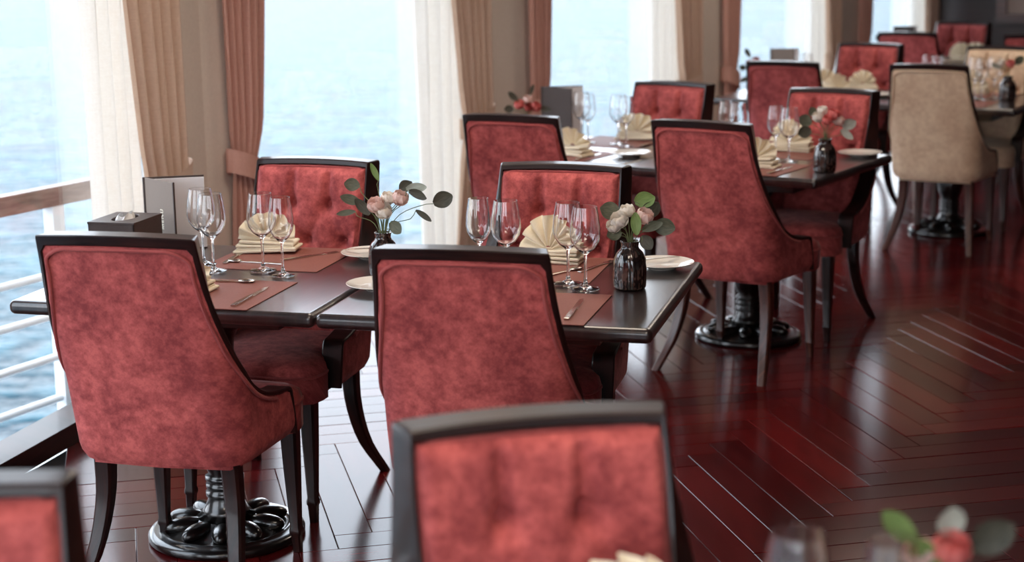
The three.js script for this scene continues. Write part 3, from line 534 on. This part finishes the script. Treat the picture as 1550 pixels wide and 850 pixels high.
// tissue box
function tissueBox(T, p, q, h, label, turn = 0) {
  const t = thing('tissue_box', label, 'tissue box', T(p, q), T.turn + turn), w = 0.15, d = 0.185;
  mesh('side', rbox(w, h - 0.004, 0.006, 0.002, 0, (h - 0.004) / 2, d / 2 - 0.003), M.leather, t); mesh('side', rbox(w, h - 0.004, 0.006, 0.002, 0, (h - 0.004) / 2, -d / 2 + 0.003), M.leather, t);
  mesh('side', rbox(0.006, h - 0.004, d, 0.002, w / 2 - 0.003, (h - 0.004) / 2, 0), M.leather, t); mesh('side', rbox(0.006, h - 0.004, d, 0.002, -w / 2 + 0.003, (h - 0.004) / 2, 0), M.leather, t);
  const s = new THREE.Shape([[-w / 2, -d / 2], [w / 2, -d / 2], [w / 2, d / 2], [-w / 2, d / 2]].map(([x, y]) => new THREE.Vector2(x, y))), hole = new THREE.Path(); hole.absellipse(0, 0, 0.034, 0.062, 0, Math.PI * 2); s.holes.push(hole);
  const lid = new THREE.ExtrudeGeometry(s, { depth: 0.005, bevelEnabled: true, bevelSize: 0.001, bevelThickness: 0.001, bevelSegments: 1 }); lid.rotateX(-Math.PI / 2); lid.translate(0, h - 0.006, 0); mesh('lid', lid, M.leather, t);
  mesh('tissue', grid(20, 10, (u, v) => { const a = u * Math.PI * 2, r = 0.03 * (1 - v * 0.35) + 0.006 * Math.sin(a * 5 + v * 3); return [V3(Math.cos(a) * r * 0.8 + 0.006 * v, h - 0.02 + v * 0.03 + 0.006 * Math.sin(a * 3), Math.sin(a) * r * 1.5), u, v]; }), M.tissue, t);
}
tissueBox(T1, 0.092, 0.535, 0.145, 'dark brown leather tissue box on the table end by the curtain');
// open booklet standing on edge
const font = await new FontLoader().loadAsync('fonts/droid/droid_sans_bold.typeface.json');
function booklet(spine, front, back, h, label, words, frontMat, backMat) {
  const t = thing('menu_booklet', label, 'menu', W(spine[0], TH, spine[1]));
  const leaf = (to, th, y0, hh, lift, from = 0) => { const dx = to[0] - spine[0], dz = to[1] - spine[1], l = Math.hypot(dx, dz), g = rbox(l - from, hh, th, Math.min(0.0012, th / 2.2), (l + from) / 2, y0 + hh / 2, lift); g.rotateY(Math.atan2(dz, dx)); return [g, l, Math.atan2(dz, dx)]; };
  const [gf, lf, af] = leaf(front, 0.004, 0, h, 0); const f = mesh('front_cover', gf, frontMat, t);
  mesh('back_cover', leaf(back, 0.004, 0, h, 0)[0], backMat, t);
  mesh('page', leaf(back, 0.002, 0.004, h - 0.01, 0.0035, 0.004)[0], M.paper, t);
  mesh('spine', (() => { const g = lathe([[0, 0], [0.006, 0], [0.006, h], [0, h]], 12); return g; })(), M.leather, t);
  const ed = rbox(0.005, h, 0.006, 0.001, lf - 0.001, h / 2, 0); ed.rotateY(af); mesh('cover_edge', ed, M.leather, t);
  if (words) { const g = new TextGeometry(words, { font, size: 0.016, depth: 0.0006, curveSegments: 3 }); g.computeBoundingBox(); g.rotateZ(Math.PI / 2); g.translate(lf * 0.62, h * 0.34, 0.0021); g.rotateY(af); mesh('lettering', g, M.gold, f); }
}
booklet([-1.15, 5.2], [-1.034, 5.076], [-0.97, 5.241], 0.235, 'open grey menu booklet standing on edge behind the tissue box', 'MENU', M.bookCover, M.leather);

// ---- flowers
const patch = (len, wid, cup, curl, n = 5) => grid(n, n, (u, v) => { const x = (u - 0.5) * 2, w = wid * Math.sqrt(Math.max(0, Math.sin(Math.PI * (0.12 + 0.84 * v)))); return [V3(x * w / 2, len * v - curl * v * v * len * 0.3, cup * (1 - x * x) * Math.sin(v * Math.PI * 0.7) - curl * v * v * v * len), u, v]; });
function bloomGeo(R, sd) {
  let s = sd; const r = () => { s = (s * 16807) % 2147483647; return s / 2147483647; };
  const gs = [];
  const layers = [[4, 0.25, 0.62, 0.16, 0.05], [5, 0.42, 0.72, 0.34, 0.1], [6, 0.62, 0.82, 0.62, 0.22], [7, 0.78, 0.9, 0.95, 0.42]];
  layers.forEach(([n, rad, len, tilt, curl], li) => { for (let i = 0; i < n; i++) { const g = patch(R * 1.25 * len, R * (0.75 + li * 0.12), R * 0.16, curl); g.translate(0, 0, -R * rad * 0.16); g.rotateX(tilt + (r() - 0.5) * 0.12); g.rotateX(0); const a = i / n * Math.PI * 2 + li * 0.7 + r() * 0.3; g.rotateY(a); g.translate(0, -R * 0.45 - li * R * 0.03, 0); gs.push(g); } });
  return merge(gs);
}
const BLOOM = [bloomGeo(0.04, 17), bloomGeo(0.034, 91)];
const upTo = (o, dir) => o.quaternion.setFromUnitVectors(V3(0, 1, 0), dir.clone().normalize());
function rose(mouth, tip, mat, k, label, group) {
  const t = thing('rose', label, 'flower', mouth, 0, group), d = tip.clone().sub(mouth);
  const b = mesh('bloom', BLOOM[k % 2], mat, t); b.position.copy(d); upTo(b, d.clone().add(V3(0, 0.02, 0.03))); b.rotateY(k * 1.3);
  mesh('stem', tube([V3(0, -0.04, 0), V3(d.x * 0.3, d.y * 0.45, d.z * 0.3), d.clone().add(V3(0, -0.012, 0))], 0.0016, 8, 5), M.stem, t);
  const cal = new THREE.ConeGeometry(0.008, 0.016, 6); cal.rotateX(Math.PI); const c = mesh('calyx', cal, M.stem, t); c.position.copy(d).add(V3(0, -0.014, 0));
}
const leafGeo = (l, w) => grid(8, 8, (u, v) => { const x = (u - 0.5) * 2, hw = w / 2 * Math.pow(Math.sin(Math.PI * Math.min(1, 0.03 + 0.95 * v)), 0.6); return [V3(x * hw, l * v, 0.1 * w * x * x - 0.06 * l * Math.sin(v * Math.PI)), u, v]; });
const LEAF = [leafGeo(0.06, 0.05), leafGeo(0.062, 0.03), leafGeo(0.055, 0.018), leafGeo(0.045, 0.038)];
// leaves: [dx, dy, dz, kind, material, roll of the leaf in view, tilt towards the window]
function sprig(mouth, leaves, label, group) {
  const t = thing('eucalyptus_sprig', label, 'foliage', mouth, 0, group);
  leaves.forEach(([x, y, z, k, mat, roll, tilt]) => {
    const p = V3(x, y, z), m = mesh('leaf', LEAF[k], mat, t), len = [0.06, 0.062, 0.055, 0.045][k];
    m.rotation.set(tilt ?? 0, 0, 0); m.rotation.order = 'ZYX'; m.rotation.z = roll; m.rotation.y = (tilt ?? 0) * 0.6;
    const base = V3(0, len / 2, 0).applyEuler(m.rotation); m.position.copy(p).sub(base);
    mesh('stem', tube([V3(0, -0.04, 0), V3(x * 0.25, y * 0.5, z * 0.3), V3(x * 0.7, y * 0.85, z * 0.7), m.position.clone()], 0.0012, 10, 5), M.stem, t);
  });
}
const vaseGeo = (() => {
  const prof = [[0, 0], [0.038, 0], [0.042, 0.006], [0.044, 0.03], [0.0435, 0.06], [0.041, 0.08], [0.034, 0.097], [0.025, 0.106], [0.0225, 0.112], [0.0235, 0.121], [0.026, 0.126], [0.0235, 0.127], [0.02, 0.12], [0.019, 0.108], [0.028, 0.09], [0.036, 0.06], [0.036, 0.01], [0, 0.008]];
  const g = lathe(prof, 72), ps = g.attributes.position;
  for (let i = 0; i < ps.count; i++) { const x = ps.getX(i), z = ps.getZ(i), y = ps.getY(i), r = Math.hypot(x, z); if (r > 0.03) { const k = 1 + 0.014 * Math.cos(Math.atan2(z, x) * 18) * smooth(0, 0.012, y) * smooth(0.1, 0.085, y); ps.setX(i, x * k); ps.setZ(i, z * k); } }
  g.computeVertexNormals(); return g;
})();
function vase(T, p, q, label, sc = 1) { const m = mesh(numbered('bud_vase'), vaseGeo, M.vase); m.position.copy(T(p, q)); m.scale.setScalar(sc); tag(m, label, 'vase', 'dark ribbed bud vases'); return T(p, q, TH + 0.125 * sc); }
{ // bouquet with wide eucalyptus, on the seam of the near tables
  const m = vase(T1, 0.915, 0.526, 'dark ribbed vase half hidden behind a chair back, holding blush roses');
  const R = (x, y, z, mat, k, l) => rose(m, m.clone().add(V3(x, y, z)), mat, k, l, 'roses in the bouquet with wide eucalyptus');
  R(-0.016, 0.083, 0.02, M.petalBlush, 0, 'blush rose opening forward in the bouquet with wide eucalyptus');
  R(0.006, 0.065, 0.02, M.petalWhite, 4, 'cream rose low in the bouquet with wide eucalyptus'); R(0.018, 0.1, 0, M.petalWhite, 1, 'cream rose in the middle of the bouquet with wide eucalyptus');
  R(0.052, 0.1, 0.005, M.petalBlush, 2, 'blush rose beside the round dark leaf in the wide eucalyptus bouquet');
  sprig(m, [[-0.02, 0.175, -0.02, 2, M.leafGreen, 0.4, 0.1], [-0.085, 0.142, 0, 3, M.leafGrey, 1.4, 0.2]], 'eucalyptus sprig reaching up past the tufted chair frame', 'eucalyptus in the wide bouquet');
  sprig(m, [[-0.09, 0.1, 0.01, 1, M.leafGrey, 1.25, 0.3], [-0.055, 0.08, 0.02, 1, M.leafDark, 0.7, 0.1], [-0.105, 0.06, 0, 2, M.leafGrey, 1.7, 0.2]], 'eucalyptus sprig with pointed leaves spread over the tufted chair', 'eucalyptus in the wide bouquet');
  sprig(m, [[0.07, 0.135, -0.01, 3, M.leafDark, -0.9, 0.3], [0.1, 0.13, 0, 1, M.leafPale, -1.45, 0.2], [0.105, 0.112, 0.012, 1, M.leafDark, -1.75, 0.5]], 'eucalyptus sprig with pale and dark leaves above the roses', 'eucalyptus in the wide bouquet');
  sprig(m, [[0.176, 0.095, 0, 0, M.leafDark, -1.15, 0.05]], 'long eucalyptus stem with one large round dark leaf', 'eucalyptus in the wide bouquet');
  sprig(m, [[0.12, 0.05, 0.01, 2, M.leafDark, -2.2, 0.1], [0.04, 0.02, 0.03, 3, M.leafGrey, -2.3, 0.3]], 'eucalyptus sprig with a narrow drooping leaf', 'eucalyptus in the wide bouquet');
}
{ // bouquet in the ribbed vase at the table end
  const m = vase(T1, 1.65, 0.475, 'dark ribbed glazed vase standing clear at the table end', 1.06);
  const R = (x, y, z, mat, k, l) => rose(m, m.clone().add(V3(x, y, z)), mat, k, l, 'roses in the ribbed vase at the table end');
  R(-0.03, 0.062, 0.02, M.petalWhite, 0, 'white rose low in the ribbed vase at the table end'); R(-0.044, 0.045, 0.012, M.petalWhite, 3, 'white rose leaning out to the glasses from the ribbed vase'); R(-0.006, 0.082, -0.01, M.petalWhite, 1, 'white rose high in the ribbed vase at the table end'); R(0.038, 0.07, 0.01, M.petalBlush, 2, 'pale pink rose in the ribbed vase at the table end');
  sprig(m, [[-0.055, 0.085, -0.01, 0, M.leafGrey, 1.3, 0.3], [-0.045, 0.025, 0.02, 3, M.leafGrey, 1.9, 0.4]], 'grey eucalyptus sprig behind the white roses at the table end', 'eucalyptus in the ribbed vase');
  sprig(m, [[0.042, 0.115, -0.01, 0, M.leafGreen, -1.2, 0.35]], 'fresh green round leaf above the roses at the table end', 'eucalyptus in the ribbed vase');
  sprig(m, [[0.014, 0.055, 0.035, 1, M.leafGreen, 3.2, 0.1]], 'green oval leaf hanging in front of the roses at the table end', 'eucalyptus in the ribbed vase');
  sprig(m, [[0.06, 0.085, -0.02, 0, M.leafDark, -0.7, 0.3], [0.095, 0.04, 0, 0, M.leafGrey, -1.7, 0.15], [0.06, 0.045, 0.02, 1, M.leafGrey, -1.1, 0.3], [0.045, 0.0, 0.02, 3, M.leafDark, -2.4, 0.3]], 'eucalyptus sprig with large greyish leaves beside a red chair', 'eucalyptus in the ribbed vase');
}
// ---- second table
const gl2 = (w) => ['clear wine glass ' + w, 'wine glasses on the second table'];
wineGlass(T2, 0.34, 0.66, 0, ...gl2('touching the upright dark booklet, wide bowl')); wineGlass(T2, 0.41, 0.6, 1, ...gl2('one step from the upright dark booklet, slim bowl'));
wineGlass(T2, 0.56, 0.62, 0, ...gl2('with wide bowl by the napkin before the brightly lit chair frame')); wineGlass(T2, 0.64, 0.55, 1, ...gl2('with slim bowl by the napkin before the brightly lit chair frame'));
wineGlass(T2, 1.14, 0.55, 1, ...gl2('with slim bowl just above the back of the brown-legged red chair')); wineGlass(T2, 1.22, 0.5, 0, ...gl2('with wide bowl just above the back of the brown-legged red chair'));
wineGlass(T2, 1.422, 0.447, 1, ...gl2('with slim bowl before the tan fan napkin next to the pink bouquet')); wineGlass(T2, 1.5, 0.41, 0, ...gl2('with wide bowl before the tan fan napkin, nearer the pink bouquet'));
placemat(T2, 0.52, 0.19, 'brown placemat behind the chair in front of the dark booklet'); placemat(T2, 0.5, 0.705, 'brown placemat before the chair with brightly lit frame');
placemat(T2, 1.433, 0.19, 'brown placemat behind the brown-legged red chair'); placemat(T2, 1.36, 0.7, 'brown placemat under the fan napkin by the pink bouquet');
napkin(T2, 0.55, 0.83, 0, 'tan napkin before the chair with brightly lit frame', 0.1); napkin(T2, 1.36, 0.76, 1, 'tan fan napkin standing by the pink bouquet', 0.12);
napkin(T2, 0.55, 0.2, 2, 'cream napkin right behind the chair in front of the dark booklet', 3.0); napkin(T2, 1.43, 0.22, 0, 'cream napkin hidden behind the brown-legged red chair', 3.2);
plate(T2, 1.69, 0.74, 'white side plate behind the pink bouquet'); plate(T2, 0.8, 0.3, 'white side plate in the middle of the second table'); plate(T2, 0.8, 0.75, 'white side plate beyond the seam on the second table');
lay('knife', T2, 0.66, 0.17, 0.05, 'steel knife beside the napkin in front of the dark booklet'); lay('fork', T2, 0.68, 0.7, 0.1, 'steel fork near the chair with brightly lit frame'); lay('knife', T2, 1.57, 0.16, 0, 'steel knife near the pink bouquet'); lay('spoon', T2, 0.5, 0.36, 1.5, 'steel spoon across the table before the dark booklet');
booklet([0.16, 8.16], [0.3, 8.04], [0.36, 8.2], 0.235, 'dark upright menu booklet beside the pink roses', '', M.leather, M.leather);
{
  const m = vase(T2, 1.735, 0.23, 'dark vase with the pink and white bouquet near the beige chair', 1.06);
  const R = (x, y, z, mat, k, l) => rose(m, m.clone().add(V3(x, y, z)), mat, k, l, 'roses near the beige chair');
  R(-0.03, 0.09, 0, M.petalWhite, 0, 'white rose in the bouquet near the beige chair'); R(0.002, 0.08, 0.03, M.petalPink, 1, 'coral pink rose in the bouquet near the beige chair'); R(0.03, 0.1, 0.01, M.petalPink, 4, 'coral rose on top of the bouquet near the beige chair'); R(-0.012, 0.115, -0.01, M.petalWhite, 3, 'white rose highest in the bouquet near the beige chair'); R(0.05, 0.075, 0, M.petalBlush, 2, 'pale rose at the side of the bouquet near the beige chair');
  sprig(m, [[-0.08, 0.075, -0.02, 0, M.leafGrey, 1.1, 0.2], [-0.085, 0.03, 0, 0, M.leafDark, 1.9, 0.3], [-0.05, 0.11, -0.02, 3, M.leafGrey, 0.6, 0.3]], 'grey green sprig on the napkin side of the pink bouquet', 'eucalyptus near the beige chair');
  sprig(m, [[0.095, 0.06, 0, 0, M.leafPale, -1.0, 0.3], [0.085, 0.02, 0.01, 1, M.leafPale, -2.2, 0.2]], 'pale green sprig on the plate side of the pink bouquet', 'eucalyptus near the beige chair');
}
{
  const m = vase(T2, 0.1, 0.55, 'dark vase hidden behind the chair in front of the dark booklet');
  const R = (x, y, z, mat, k, l) => rose(m, m.clone().add(V3(x, y, z)), mat, k, l, 'roses beside the dark booklet');
  R(-0.03, 0.05, 0, M.petalPink, 0, 'pink rose beside the dark booklet'); R(0.01, 0.075, 0.01, M.petalBlush, 1, 'blush rose beside the dark booklet'); R(0.045, 0.04, 0.02, M.petalPink, 2, 'pink rose beside the dark booklet, closest to it'); R(0.012, 0.04, 0.035, M.petalDeep, 3, 'deep rose low beside the dark booklet');
  sprig(m, [[-0.06, 0.09, 0, 1, M.leafDark, 0.8, 0.2], [0.03, 0.12, 0, 2, M.leafDark, -0.3, 0.2], [-0.08, 0.03, 0, 3, M.leafDark, 1.6, 0.2], [0.09, 0.03, 0.01, 1, M.leafDark, -1.8, 0.2]], 'dark leaf sprig among the roses beside the dark booklet', 'eucalyptus beside the booklet');
}
// ---- third table
const gl3 = (w) => ['blurred wine glass ' + w, 'wine glasses on the third table'];
wineGlass(T3, 0.36, 0.56, 0, ...gl3('with wide bowl by the grey booklet above the dark red chair')); wineGlass(T3, 0.43, 0.5, 1, ...gl3('with slim bowl by the grey booklet above the dark red chair'));
wineGlass(T3, 1.2, 0.6, 0, ...gl3('with wide bowl just above the top of the beige chair')); wineGlass(T3, 1.26, 0.52, 1, ...gl3('with slim bowl above the beige chair, nearer its edge')); wineGlass(T3, 1.12, 0.66, 1, ...gl3('with slim bowl above the beige chair, nearer the window'));
wineGlass(T3, 1.44, 0.5, 0, ...gl3('with wide bowl before the cream napkin of the beige tufted chair')); wineGlass(T3, 1.5, 0.42, 1, ...gl3('with slim bowl between two wide ones before the beige tufted chair')); wineGlass(T3, 1.54, 0.55, 0, ...gl3('with wide bowl next to the dark vase before the beige tufted chair'));
placemat(T3, 0.6, 0.7, 'brown placemat under the crumpled fan napkins'); placemat(T3, 1.43, 0.7, 'brown placemat before the beige tufted chair'); placemat(T3, 1.43, 0.19, 'brown placemat hidden beyond the beige chair back'); placemat(T3, 0.6, 0.2, 'brown placemat beyond the dark red chair');
napkin(T3, 0.46, 0.72, 0, 'tan crumpled fan napkin before the far tufted chair', 0.1); napkin(T3, 0.7, 0.72, 2, 'tan fan napkin leaning by another before the far tufted chair', 0.4); napkin(T3, 1.36, 0.75, 1, 'cream napkin before the beige tufted chair', 0.1); napkin(T3, 0.7, 0.25, 1, 'tan napkin at the table edge between the beige and dark red chairs', 3);
plate(T3, 0.92, 0.42, 'white plate on the table edge beyond the beige chair');
booklet([1.62, 10.375], [1.745, 10.265], [1.79, 10.37], 0.25, 'grey menu booklet peeping over the dark red chair by the red roses', '', M.bookCover, M.leather);
{
  const m = vase(T3, 1.64, 0.45, 'dark vase with a coral rose beside the beige tufted chair', 1.1);
  rose(m, m.clone().add(V3(0.005, 0.07, 0.02)), M.petalPink, 0, 'coral rose before the beige tufted chair', 'roses of the third table'); rose(m, m.clone().add(V3(-0.04, 0.075, 0)), M.petalWhite, 1, 'cream rose before the beige tufted chair', 'roses of the third table');
  sprig(m, [[-0.07, 0.06, 0, 1, M.leafPale, 1.2, 0.2], [0.06, 0.09, 0, 0, M.leafGrey, -0.8, 0.2]], 'pale sprig before the beige tufted chair', 'eucalyptus of the third table');
  const v = vase(T3, 0.13, 0.4, 'dark vase behind the dark red chair holding red roses', 1.05);
  rose(v, v.clone().add(V3(0.01, 0.06, 0.01)), M.petalDeep, 0, 'red rose over the dark red chair beside the grey booklet', 'red roses'); rose(v, v.clone().add(V3(-0.03, 0.045, 0)), M.petalDeep, 1, 'red rose at the edge of the dark red chair', 'red roses');
  sprig(v, [[-0.04, 0.11, 0, 1, M.leafDark, 0.6, 0.2], [-0.07, 0.02, 0, 3, M.leafDark, 1.6, 0.2], [-0.06, -0.05, 0.02, 1, M.leafDark, 2.0, 0.2]], 'dark drooping sprig with the red roses against the window', 'dark sprigs');
}
// ---- fourth table, by the last window
booklet([2.88, 12.585], [3.005, 12.475], [3.05, 12.575], 0.25, 'brown menu booklet on the table by the last window', '', M.leather, M.leather);
{
  const v = vase(T4, 0.08, 0.35, 'dark vase on the table by the last window');
  rose(v, v.clone().add(V3(-0.03, 0.04, 0)), M.petalWhite, 0, 'pale rose leaning to the window on the last table', 'flowers by the last window'); rose(v, v.clone().add(V3(0.04, 0.05, 0)), M.petalWhite, 1, 'pale rose on the table by the last window', 'flowers by the last window');
  sprig(v, [[-0.06, 0.05, 0, 0, M.leafDark, 1.1, 0.2], [0.06, 0.06, 0, 3, M.leafDark, -0.9, 0.2]], 'dark sprig on the table by the last window', 'flowers by the last window sprigs');
}
napkin(T4, 0.6, 0.5, 1, 'cream napkin on the table by the last window', 0.2); napkin(T4, 0.62, 0.78, 0, 'cream fan napkin before the tufted chair against the bulkhead', 0.1);
// ---- nearest table, mostly below the frame
wineGlass(T0, 1.5, 0.525, 0, 'large blurred wine glass rim beside the blurred pink rose', 'wine glasses on the nearest table'); wineGlass(T0, 1.6, 0.47, 1, 'blurred wine glass next to the blurred pink rose', 'wine glasses on the nearest table');
napkin(T0, 1.34, 0.77, 0, 'cream napkin tip in front of the large blurred tufted chair', 0.1);
placemat(T0, 1.36, 0.7, 'brown placemat before the large blurred tufted chair');
{
  const m = vase(T0, 1.7, 0.525, 'dark vase below the blurred pink rose');
  rose(m, m.clone().add(V3(0.005, 0.07, 0.01)), M.petalPink, 0, 'large blurred pink rose', 'blurred roses'); rose(m, m.clone().add(V3(-0.03, 0.06, 0)), M.petalBlush, 1, 'blurred blush rose beside the pink one', 'blurred roses');
  sprig(m, [[-0.06, 0.1, 0, 1, M.leafGreen, 0.8, 0.1], [-0.03, 0.07, 0.02, 1, M.leafGreen, 0.7, 0.1], [0.006, 0.105, 0, 3, M.leafPale, 0, 0.2]], 'blurred yellow green sprig leaning over the dark floor', 'blurred sprigs');
  sprig(m, [[0.06, 0.085, 0, 0, M.leafDark, -0.9, 0.1]], 'blurred dark round leaf beside the pink rose', 'blurred sprigs');
}

// ------------------------------------------------------------------ fill panels added on the ceiling, out of view, to brighten the room
function addedFillLight(X, Z, turn, w, d, label) {
  const t = thing('added_fill_light', label, 'fill_light', W(X, CEIL, Z), turn, 'added fill light panels');
  for (const [bw, bd, x, z] of [[w + 0.08, 0.04, 0, d / 2 + 0.02], [w + 0.08, 0.04, 0, -d / 2 - 0.02], [0.04, d, w / 2 + 0.02, 0], [0.04, d, -w / 2 - 0.02, 0]]) mesh('rim', box(bw, 0.05, bd, x, -0.025, z), M.fillBody, t);
  mesh('fillPanel', box(w, 0.02, d, 0, -0.012, 0), M.fillPanel, t);
  const l = new THREE.RectAreaLight(new THREE.Color(1, 0.85, 0.7), FILL_LIGHT, w, d); l.rotation.x = -Math.PI / 2; l.position.y = -0.03; t.add(l);
}
addedFillLight(0.1, 2.2, 0, 0.9, 0.9, 'added warm fill light panel above the nearest table');
addedFillLight(-0.1, 5.1, -14.7 * D2R, 0.9, 0.9, 'added warm fill light panel above the table with the tissue box');
addedFillLight(-0.9, -0.4, 0, 0.9, 0.9, 'added warm fill light panel behind the viewer by the windows');
addedFillLight(2.3, 9.6, -33 * D2R, 0.7, 0.7, 'added warm fill light panel above the table with the beige chairs');
addedFillLight(1.3, 7.0, -33 * D2R, 0.7, 0.7, 'added warm fill light panel above the table with the pink bouquet');

renderer.render(scene, camera);
